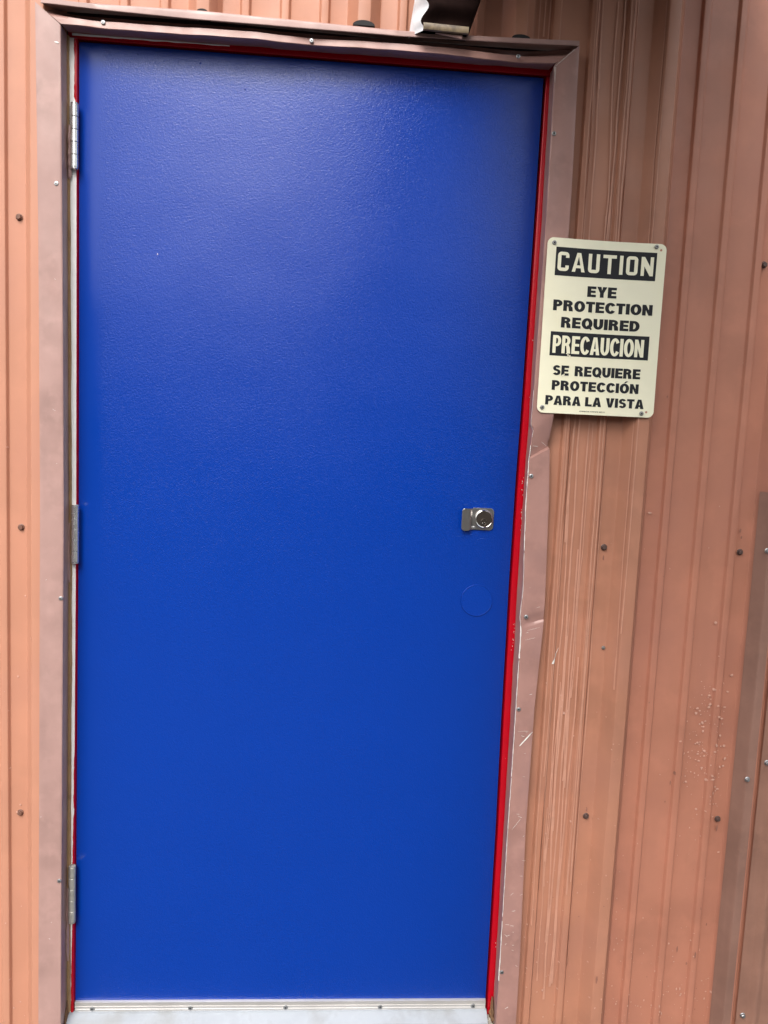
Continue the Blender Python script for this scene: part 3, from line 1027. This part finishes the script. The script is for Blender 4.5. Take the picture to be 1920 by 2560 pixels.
# ------------------------------------------------------------------ threshold
thr = thing('door_threshold', 'pale grey metal threshold under the blue door', 'threshold', (0.457, -0.02, 0))
bm = bmesh.new()
rows = []
for i in range(41):
    t = i / 40
    x = -0.0105 + (0.9155 + 0.0105) * t
    e = 0.0006 * nz1(x * 8, 3)
    rows.append([Vector((x, 0.0460, 0.0215)), Vector((x, -0.0010, 0.0222)), Vector((x, -0.0038, 0.0268)), Vector((x, -0.0090, 0.0258)), Vector((x, -0.0120, 0.0242)), Vector((x, -0.0305 + e, 0.0120 + e)), Vector((x, -0.0310 + e, 0.0100)), Vector((x, -0.0200, 0.0070))])
vr = grid_mesh(bm, rows)
bm.faces.new(vr[0])
bm.faces.new(vr[-1][::-1])
finish('sill_plate', bm, MT['threshold'], thr, smooth=True, angle=25)

# ------------------------------------------------------------------ sign
sign = thing('caution_sign', 'cream caution sign with black bilingual lettering, screwed over the trim right of the door', 'sign', (1.051, -0.053, 1.549))
SX0, SX1, SZ0, SZ1 = 0.9300, 1.1737, 1.3753, 1.7222
def bow(x, z):
    u = (x - SX0) / (SX1 - SX0)
    v = (z - SZ0) / (SZ1 - SZ0)
    return -0.0535 + 0.0058 * math.sin(math.pi * min(1, max(0, u * .98))) * (0.45 + .55 * v) + .0015 * math.sin(math.pi * v) * u

pts = round_rect(SX0, SX1, SZ0, SZ1, 0.0125, ('tr', 'tl', 'br', 'bl'), 8)
bm = bmesh.new()
vs_ = [bm.verts.new((x, 0, z)) for x, z in pts]
bm.faces.new(vs_)
for axis, a, b in (('x', SX0, SX1), ('z', SZ0, SZ1)):
    for i in range(1, 16):
        c = a + (b - a) * i / 16
        bmesh.ops.bisect_plane(bm, geom=bm.verts[:] + bm.edges[:] + bm.faces[:], plane_co=(c, 0, 0) if axis == 'x' else (0, 0, c), plane_no=(1, 0, 0) if axis == 'x' else (0, 0, 1))
r = bmesh.ops.extrude_face_region(bm, geom=bm.faces[:])
newv = {g for g in r['geom'] if isinstance(g, bmesh.types.BMVert)}
for v in bm.verts:
    y = bow(v.co.x, v.co.z)
    v.co.y = y if v in newv else y + 0.0016
finish('sign_panel', bm, MT['sign'], sign, smooth=True, angle=40, origin=(1.051, -0.053, 1.549))

def band(x0, x1, z0, z1, name):
    bm = bmesh.new()
    rows = []
    for i in range(25):
        x = x0 + (x1 - x0) * i / 24
        rows.append([Vector((x, bow(x, z) - 0.00025, z)) for z in (z0, z0 * .5 + z1 * .5, z1)])
    grid_mesh(bm, rows)
    return finish(name, bm, MT['ink'], sign, smooth=True, origin=((x0 + x1) / 2, -0.0537, (z0 + z1) / 2))
band(0.9484, 1.1556, 1.6490, 1.7046, 'header_band')
band(0.9484, 1.1536, 1.4908, 1.5388, 'header_band')

# --- lettering: each glyph is built from bold strokes in a box one unit tall
def arc(cx, cy, rx, ry, a0, a1, n=12):
    return [(cx + rx * math.cos(R(a0 + (a1 - a0) * i / n)), cy + ry * math.sin(R(a0 + (a1 - a0) * i / n))) for i in range(n + 1)]

def thick(bm, pts, s, closed=False, sy=None):
    """flat bold stroke along pts (butt ends)"""
    n = len(pts)
    L_, R_ = [], []
    for i in range(n):
        if closed:
            p0, p1 = pts[(i - 1) % n], pts[(i + 1) % n]
        else:
            p0, p1 = pts[max(0, i - 1)], pts[min(n - 1, i + 1)]
        dx, dy = p1[0] - p0[0], p1[1] - p0[1]
        l = math.hypot(dx, dy) or 1
        nx, ny = -dy / l, dx / l
        hw = s / 2
        hh = (sy if sy else s) / 2
        L_.append(bm.verts.new((pts[i][0] + nx * hw, pts[i][1] + ny * hh, 0)))
        R_.append(bm.verts.new((pts[i][0] - nx * hw, pts[i][1] - ny * hh, 0)))
    for i in range(n if closed else n - 1):
        j = (i + 1) % n
        bm.faces.new((L_[i], L_[j], R_[j], R_[i]))

def poly(bm, pts):
    bm.faces.new([bm.verts.new((x, y, 0)) for x, y in pts])

def rect(bm, x0, x1, y0, y1):
    poly(bm, [(x0, y0), (x1, y0), (x1, y1), (x0, y1)])

def glyph(bm, ch, s, h, square=False):
    """draws ch into bm, returns its width; s stem width, h bar height"""
    if ch == 'I':
        rect(bm, 0, s, 0, 1)
        return s
    if ch == 'E':
        w = .66
        rect(bm, 0, s, 0, 1); rect(bm, s, w, 0, h); rect(bm, s, w, 1 - h, 1); rect(bm, s, w * .94, .5 - h * .45, .5 + h * .45)
        return w
    if ch == 'L':
        w = .62
        rect(bm, 0, s, 0, 1); rect(bm, s, w, 0, h)
        return w
    if ch == 'T':
        w = .68
        rect(bm, 0, w, 1 - h, 1); rect(bm, w / 2 - s / 2, w / 2 + s / 2, 0, 1 - h)
        return w
    if ch == 'N':
        w = .76 if not square else .62
        ss = s * .95
        rect(bm, 0, ss, 0, 1); rect(bm, w - ss, w, 0, 1)
        poly(bm, [(ss, 1), (ss * .95, 1 - 0.02), (ss, .52), (w - ss, 0), (w - ss, .48), (ss, 1)][0:1] + [(ss, .50), (w - ss, 0), (w - ss, .50)])
        return w
    if ch == 'Y':
        w = .76
        c = w / 2
        rect(bm, c - s / 2, c + s / 2, 0, .42)
        poly(bm, [(0, 1), (s * 1.12, 1), (c, .66), (c + s / 2, .42), (c - s / 2, .42)])
        poly(bm, [(w, 1), (w - s * 1.12, 1), (c, .66), (c, .5), (c + s / 2, .42)])
        return w
    if ch == 'V':
        w = .78
        c = w / 2
        poly(bm, [(0, 1), (s * 1.12, 1), (c, .26), (c, 0), (c - s * .52, 0)])
        poly(bm, [(w, 1), (w - s * 1.12, 1), (c, .26), (c, 0), (c + s * .52, 0)])
        return w
    if ch == 'A':
        w = .80 if not square else .66
        c = w / 2
        k = s * (1.06 if not square else .98)
        ap = s * .56
        poly(bm, [(0, 0), (k, 0), (c, .80), (c, 1), (c - ap, 1)])
        poly(bm, [(w, 0), (w - k, 0), (c, .80), (c, 1), (c + ap, 1)])
        y0, y1 = (.20, .20 + h * .85)
        fx = lambda y: k + (c - k) * y / .80
        poly(bm, [(fx(y0) - .02, y0), (w - fx(y0) + .02, y0), (w - fx(y1) + .02, y1), (fx(y1) - .02, y1)])
        return w
    if ch == 'U':
        w = .74 if not square else .58
        if square:
            rd = .10
            p = [(s / 2, 1), (s / 2, h / 2 + rd)] + arc(s / 2 + rd, h / 2 + rd, rd, rd, 180, 270, 5)[1:] + arc(w - s / 2 - rd, h / 2 + rd, rd, rd, 270, 360, 5) + [(w - s / 2, 1)]
        else:
            rx, ry = (w - s) / 2, .33
            p = [(s / 2, 1), (s / 2, .5)] + arc(w / 2, h / 2 + ry, rx, ry, 180, 360, 16) + [(w - s / 2, .5), (w - s / 2, 1)]
        thick(bm, p, s, sy=h if not square else None)
        return w
    if ch in 'OQ':
        if square:
            w = .58
            rd = .10
            x0, x1, y0, y1 = s / 2, w - s / 2, h / 2, 1 - h / 2
            p = arc(x1 - rd, y1 - rd, rd, rd, 0, 90, 5) + arc(x0 + rd, y1 - rd, rd, rd, 90, 180, 5) + arc(x0 + rd, y0 + rd, rd, rd, 180, 270, 5) + arc(x1 - rd, y0 + rd, rd, rd, 270, 360, 5)
            thick(bm, p, s, True)
        else:
            w = .82
            p = arc(w / 2, .5, (w - s) / 2, (1.03 - h) / 2, 0, 360, 36)[:-1]
            thick(bm, p, s, True, sy=h)
            if ch == 'Q':
                poly(bm, [(w * .46, .27), (w * .60, .36), (w * .98, .02), (w * .86, -.09)])
        return w
    if ch == 'C':
        if square:
            w = .58
            rd = .10
            x0, x1, y0, y1 = s / 2, w - s / 2, h / 2, 1 - h / 2
            p = [(x1, .70), (x1, y1 - rd)] + arc(x1 - rd, y1 - rd, rd, rd, 0, 90, 5)[1:] + arc(x0 + rd, y1 - rd, rd, rd, 90, 180, 5) + arc(x0 + rd, y0 + rd, rd, rd, 180, 270, 5) + arc(x1 - rd, y0 + rd, rd, rd, 270, 360, 5) + [(x1, .30)]
            thick(bm, p, s)
        else:
            w = .77
            p = arc(.41, .5, .41 - s / 2, (1.03 - h) / 2, 34, 326, 30)
            thick(bm, p, s, sy=h)
        return w
    if ch == 'D':
        w = .76
        rect(bm, 0, s, 0, 1)
        p = [(s * .9, 1 - h / 2), (.34, 1 - h / 2)] + arc(.34, .5, w - s / 2 - .34, .5 - h / 2, 90, -90, 18)[1:-1] + [(.34, h / 2), (s * .9, h / 2)]
        thick(bm, p, s, sy=h)
        return w
    if ch in 'PR':
        w = .71 if ch == 'P' else .77
        rect(bm, 0, s, 0, 1)
        yb_ = .38 if ch == 'P' else .43
        yc_ = (1 + yb_) / 2
        ry = (1 - yb_) / 2 - h * .46
        rx = .25 - s * .08
        xe = .70 - s / 2 - rx
        p = [(s * .9, 1 - h * .46), (xe, 1 - h * .46)] + arc(xe, yc_, rx, ry, 90, -90, 12)[1:-1] + [(xe, yb_ + h * .46), (s * .9, yb_ + h * .46)]
        thick(bm, p, s * .96, sy=h * .92)
        if ch == 'R':
            poly(bm, [(.36, .45), (.36 + s * .8, .50), (.36 + s * 1.22, .33), (.74, 0.0), (.74 - s * 1.06, 0.0), (.40, .30)])
        return w
    if ch == 'S':
        w = .70
        ry = (.515 - h * .5) / 2 + h * .02
        cx_ = w / 2
        rx = w / 2 - s / 2
        yt = 1.012 - h / 2 - ry
        yb_ = -.012 + h / 2 + ry
        p = arc(cx_, yt, rx * .94, ry, 22, 90, 6) + arc(cx_, yt, rx * .94, ry, 90, 215, 10)[1:] + arc(cx_, yb_, rx, ry, 55, -90, 12) + arc(cx_, yb_, rx, ry, -90, -158, 6)[1:]
        thick(bm, p, s * .92, sy=h * .92)
        return w
    if ch == 'Ó':
        w = glyph(bm, 'O', s, h)
        poly(bm, [(w * .42, 1.06), (w * .58, 1.06), (w * .86, 1.25), (w * .60, 1.25)])
        return w
    return .30

def lettering(text, x0, x1, z0, z1, m, s=.285, h=.235, gap=.06, square=False, off=0.0004, space=.34):
    bm = bmesh.new()
    x = 0.0
    for ch in text:
        if ch == ' ':
            x += space - gap
            continue
        b2 = bmesh.new()
        w = glyph(b2, ch, s, h, square)
        me = bpy.data.meshes.new('t')
        b2.to_mesh(me)
        b2.free()
        n0 = len(bm.verts)
        bm.from_mesh(me)
        bpy.data.meshes.remove(me)
        bm.verts.ensure_lookup_table()
        for v in bm.verts[n0:]:
            v.co.x += x
        x += w + gap
    total = x - gap
    # overlapping strokes of one letter are nudged apart so that no two faces share a plane
    bm.faces.ensure_lookup_table()
    for f in bm.faces:
        f.normal_update()
    layer = {}
    for v in bm.verts:
        fx = x0 + v.co.x / total * (x1 - x0)
        fz = z0 + v.co.y * (z1 - z0)
        v.co = Vector((fx, 0, fz))
    seen = set()
    isl = 0
    for v in bm.verts:
        if v in seen:
            continue
        stack = [v]
        isl += 1
        d = off + 0.00006 * (isl % 5)
        while stack:
            q = stack.pop()
            if q in seen:
                continue
            seen.add(q)
            q.co.y = bow(q.co.x, q.co.z) - d
            for e in q.link_edges:
                stack.append(e.other_vert(q))
    o = finish('lettering', bm, m, sign, origin=((x0 + x1) / 2, -0.054, (z0 + z1) / 2))
    return o

lettering('CAUTION', 0.9530, 1.1500, 1.6582, 1.6955, MT['sign'], s=.175, h=.175, gap=.165, square=True, off=.0006)
lettering('EYE', 1.0187, 1.0793, 1.6110, 1.6321, MT['ink'], gap=.06)
lettering('PROTECTION', 0.9496, 1.1552, 1.5804, 1.6016, MT['ink'], gap=.055)
lettering('REQUIRED', 0.9683, 1.1315, 1.5473, 1.5684, MT['ink'], gap=.065)
lettering('PRECAUCION', 0.9538, 1.1433, 1.4962, 1.5315, MT['sign'], s=.27, h=.165, gap=.06, off=.0006)
lettering('SE REQUIERE', 0.9576, 1.1403, 1.4520, 1.4720, MT['ink'], gap=.055, space=.52)
lettering('PROTECCIÓN', 0.9576, 1.1388, 1.4222, 1.4417, MT['ink'], gap=.06)
lettering('PARA LA VISTA', 0.9460, 1.1520, 1.3922, 1.4110, MT['ink'], gap=.055, space=.40)
lettering('ACCUFORM SIGNS  DISTRIBUIDOR  MRPPP 58'.replace('M', 'N').replace('F', 'E').replace('G', 'C').replace('B', 'R').replace('5', 'S').replace('8', 'O'), 1.0186, 1.0718, 1.3808, 1.3829, MT['ink'], s=.2, h=.2, gap=.12, space=.5)
for x, z, m in ((0.9434, 1.7117, 'dull_steel'), (1.1531, 1.7163, 'dull_steel'), (1.1482, 1.3831, 'dull_steel'), (0.9404, 1.3862, 'dull_steel')):
    pan_screw(x, bow(x, z) - 0.0010, z, .0044, m, sign, rs.uniform(0, 1.5))
for x, z in ((1.1628, 1.7101), (1.1583, 1.3861)):
    bm = bmesh.new()
    lathe(bm, x, z, [(0.0024, bow(x, z) - .0002), (0.0019, bow(x, z) - .0004), (0.0018, bow(x, z) - .0003), (0, bow(x, z) - .0003)], 16)
    finish('spare_hole', bm, MT['drip'], sign, origin=(x, bow(x, z), z))
# chipped print on the second band
bm = bmesh.new()
for x, z, r in ((0.9868, 1.4935, .0022), (0.9905, 1.4918, .0020), (0.9845, 1.4965, .0016), (0.9752, 1.5285, .0012), (0.9740, 1.5235, .0010), (0.9795, 1.4520, .0030), (0.9815, 1.4545, .0016)):
    pts_ = [bm.verts.new((x + r * rs.uniform(.6, 1.5) * math.cos(a), 0, z + r * rs.uniform(.4, .9) * math.sin(a))) for a in [i * math.pi / 4 for i in range(8)]]
    for v in pts_:
        v.co.y = bow(v.co.x, v.co.z) - .00085
    bm.faces.new(pts_)
tag(finish('print_chip', bm, MT['sign'], sign), kind='stuff')

# ------------------------------------------------------------------ brown plate over the rib at the right
strip = thing('metal_strip', 'dark brown metal cover strip on the wall rib at the far right', 'metal strip', (1.455, -0.05, 0))
C2 = M0 + PER
bm = bmesh.new()
cs = []
for x in [C2 - .0290 + .0345 * i / 24 for i in range(25)]:
    cs.append((x, surf(x) - 0.0055))
cs.append((C2 + .0057, surf(C2 + .0057) - 0.0030))
rows = [[Vector((x + .0008 * nz1(z * 4, 2), y + .0006 * nz1(z * 6 + x * 30, 7), z)) for x, y in cs] for z in [-0.026 + (1.2310 + .026) * i / 40 for i in range(41)]]
first = [Vector((x, surf(x) - .003, 1.2312)) for x, y in cs]
rows.append(first)
grid_mesh(bm, rows)
finish('cover_angle', bm, MT['trim_brown'], strip, smooth=True, angle=45, origin=(C2, -.04, 0))
bm = bmesh.new()  # added sheet over the pan beyond the rib, coloured dark for its shade
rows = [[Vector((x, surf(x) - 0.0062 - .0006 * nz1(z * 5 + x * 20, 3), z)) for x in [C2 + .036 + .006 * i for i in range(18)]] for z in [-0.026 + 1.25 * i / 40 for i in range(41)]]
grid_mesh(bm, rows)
finish('shade_sheet', bm, MT['shade_sheet'], strip, smooth=True, angle=60, origin=(C2 + .06, -.02, 0))
for x, z in ((1.4472, 1.1075), (1.4500, 0.6024)):
    hex_screw(x, surf(x) - 0.0068, z, .85, MT['zinc'], strip)
for x, z in ((1.5113, 0.6267), (1.5133, 0.0183)):
    hex_screw(x, surf(x) - 0.0062, z, .95, MT['zinc'], strip)

# ------------------------------------------------------------------ downspout end over the door
spout = thing('downspout', 'dark brown crimped downspout end with a pale side above the door', 'downspout', (0.69, -0.06, 2.078))
rowsL, rowsF, rowsR = [], [], []
NZ = 60
for i in range(NZ + 1):
    h = 0.142 * i / NZ
    z = 2.0790 + h
    zz = 2.0790 + h
    pleat = math.cos(2 * math.pi * (zz - 2.1170) / 0.0415) * min(1, max(0.0, h / .008))
    out = 0.25 * h                                     # the elbow kicks out and to the right going up
    xlf = 0.6588 + 0.0058 * pleat + 0.05 * h
    yf = -0.0745 - out - 0.003 * pleat
    xl = 0.6345 + .0008 * nz1(h * 30, 2) + 0.07 * min(h, .06) + .05 * h
    yb = -0.0400 - out * .8
    xr = 0.7440 + 0.32 * h
    rowsL.append([Vector((xl, yb, z)), Vector((xl + (xlf - xl) * .45, yb + (yf - yb) * .55, z)), Vector((xlf - .0012, yf + .0015, z)), Vector((xlf, yf, z))])
    rowsF.append([Vector((xlf, yf - .0001, z)), Vector((xlf + .003, yf - .0022, z))] + [Vector((xlf + (xr - xlf) * f, yf - .003 - .0010 * pleat * (1 if f < .9 else 0), z)) for f in (.15, .35, .6, .85, .97)] + [Vector((xr, yf - .001, z))])
    rowsR.append([Vector((xr, yf - .001, z)), Vector((xr + .002, yb, z))])
bm = bmesh.new()
grid_mesh(bm, rowsL)
finish('side_wall', bm, MT['spout_side'], spout, smooth=True, angle=50)
bm = bmesh.new()
grid_mesh(bm, rowsF)
grid_mesh(bm, rowsR)
finish('crimped_front', bm, MT['spout'], spout, smooth=True, angle=50)
bm = bmesh.new()
rows = []
for x in [0.6585 + (0.7450 - .6585) * i / 12 for i in range(13)]:
    k = (x - .6585) * -.02
    rows.append([Vector((x, -0.0790, 2.0915 + k)), Vector((x, -0.0815, 2.0900 + k)), Vector((x, -0.0822, 2.0860 + k)), Vector((x, -0.0815, 2.0800 + k)), Vector((x, -0.0805, 2.0787 + k)), Vector((x, -0.0740, 2.0790 + k))])
vr = grid_mesh(bm, rows)
bm.faces.new(vr[-1][::-1])
finish('lip', bm, MT['spout_lip'], spout, smooth=True, angle=40)
bm = bmesh.new()
v4 = [bm.verts.new(p) for p in ((0.6360, -.041, 2.0815), (0.745, -.041, 2.0815), (.744, -.0735, 2.0815), (.6590, -.0735, 2.0815))]
bm.faces.new(v4)
bmesh.ops.extrude_face_region(bm, geom=bm.faces[:])
finish('mouth', bm, MT['black'], spout)
bm = bmesh.new()
vsx = [bm.verts.new(p) for p in ((0.683, -0.0726, 2.0778), (0.735, -0.0726, 2.0772), (0.734, -0.0745, 2.0705), (0.705, -0.0745, 2.0745))]
bm.faces.new(vsx)
r = bmesh.ops.extrude_face_region(bm, geom=bm.faces[:])
for g in r['geom']:
    if isinstance(g, bmesh.types.BMVert):
        g.co += Vector((0, .0012, -.0012))
tag(finish('tape_scrap', bm, MT['trim'], None), 'small pale scrap of tape stuck under the downspout end', 'tape')

# ------------------------------------------------------------------ ground, gravel and the surroundings
bm = bmesh.new()
rows = [[Vector((x, y, -0.030 if abs(y) > 3 or abs(x) > 4 else -0.030 + 0.003 * nz1(x * 9, y * 9))) for x in (-150, -20, -4, -1, -.3, 0, .3, .6, .9, 1.2, 1.6, 3, 6, 20, 150)] for y in (-150, -25, -6, -2, -1, -.5, -.25, -.1, -.03, 0.2, 3)]
grid_mesh(bm, rows)
tag(finish('ground', bm, MT['concrete']), kind='structure')
bm = bmesh.new()
rows = [[Vector((x, y, 0.008 + 0.0015 * nz1(x * 40, y * 60))) for y in (0.05, 0, -.015, -.03, -.0455)] + [Vector((x, -.0465, -0.035))] for x in [-.0135 + .9595 * i / 160 for i in range(161)]]
grid_mesh(bm, rows)
tag(finish('door_sill', bm, MT['sill'], smooth=True, angle=40), kind='structure')
bm = bmesh.new()
for i in range(650):
    x = rs.uniform(-.15, 1.55)
    y = -0.034 - abs(rs.gauss(0, .10))
    zz = -0.029
    if i < 140:
        x = rs.uniform(0, .91)
        y = rs.uniform(-.045, -.034)
        zz = .0085
    if i < 70:
        x = rs.choice([rs.gauss(0.935, .012), rs.gauss(-.015, .006)])
        y = rs.uniform(-.044, -.012)
    s = rs.uniform(.0012, .0042)
    m_ = Matrix.Translation((x, y, zz + s * .4)) @ Matrix.Rotation(rs.uniform(0, 6), 4, 'Z') @ Matrix.Diagonal((s * rs.uniform(.8, 1.5), s, s * .7, 1))
    bmesh.ops.create_icosphere(bm, subdivisions=1, radius=1.0, matrix=m_)
tag(finish('gravel', bm, MT['stone']), kind='stuff')

roof = thing('canopy', 'unseen brown metal canopy right of the door, inferred and shaped for its shade', 'canopy', (1.05, -1.1, 2.4))
bm = bmesh.new()  # unseen overhang, inferred; deck and side panel sized for the shade they cast
box(bm, 0.752, 1.30, -3.20, -0.06, 2.40, 2.48)
finish('canopy_deck', bm, MT['roof'], roof)
bm = bmesh.new()
box(bm, 0.715, 0.75, -3.20, -0.06, 2.225, 2.50)
finish('side_panel', bm, MT['roof'], roof)
bm = bmesh.new()
box(bm, 0.715, 1.30, -3.24, -3.203, 2.225, 2.50)
finish('fascia', bm, MT['roof'], roof)
for x in (0.78, 1.22):
    bm = bmesh.new()
    box(bm, x, x + .07, -3.19, -3.12, -0.03, 2.40)
    finish('post', bm, MT['roof'], roof)

hall = thing('storage_building', 'low brown building across the yard facing the blue door', 'building', (1, -14, -.03))
bm = bmesh.new()
box(bm, -14, 14, -18, -10, -0.03, 3.4)
finish('wall', bm, MT['far_wall'], hall)
bm = bmesh.new()
v = [bm.verts.new(p) for p in ((-14.4, -9.6, 3.41), (14.4, -9.6, 3.41), (14.4, -14, 4.6), (-14.4, -14, 4.6), (14.4, -18.4, 3.41), (-14.4, -18.4, 3.41))]
bm.faces.new((v[0], v[1], v[2], v[3]))
bm.faces.new((v[3], v[2], v[4], v[5]))
bm.faces.new((v[0], v[3], v[5]))
bm.faces.new((v[1], v[4], v[2]))
finish('roof', bm, MT['roof'], hall)
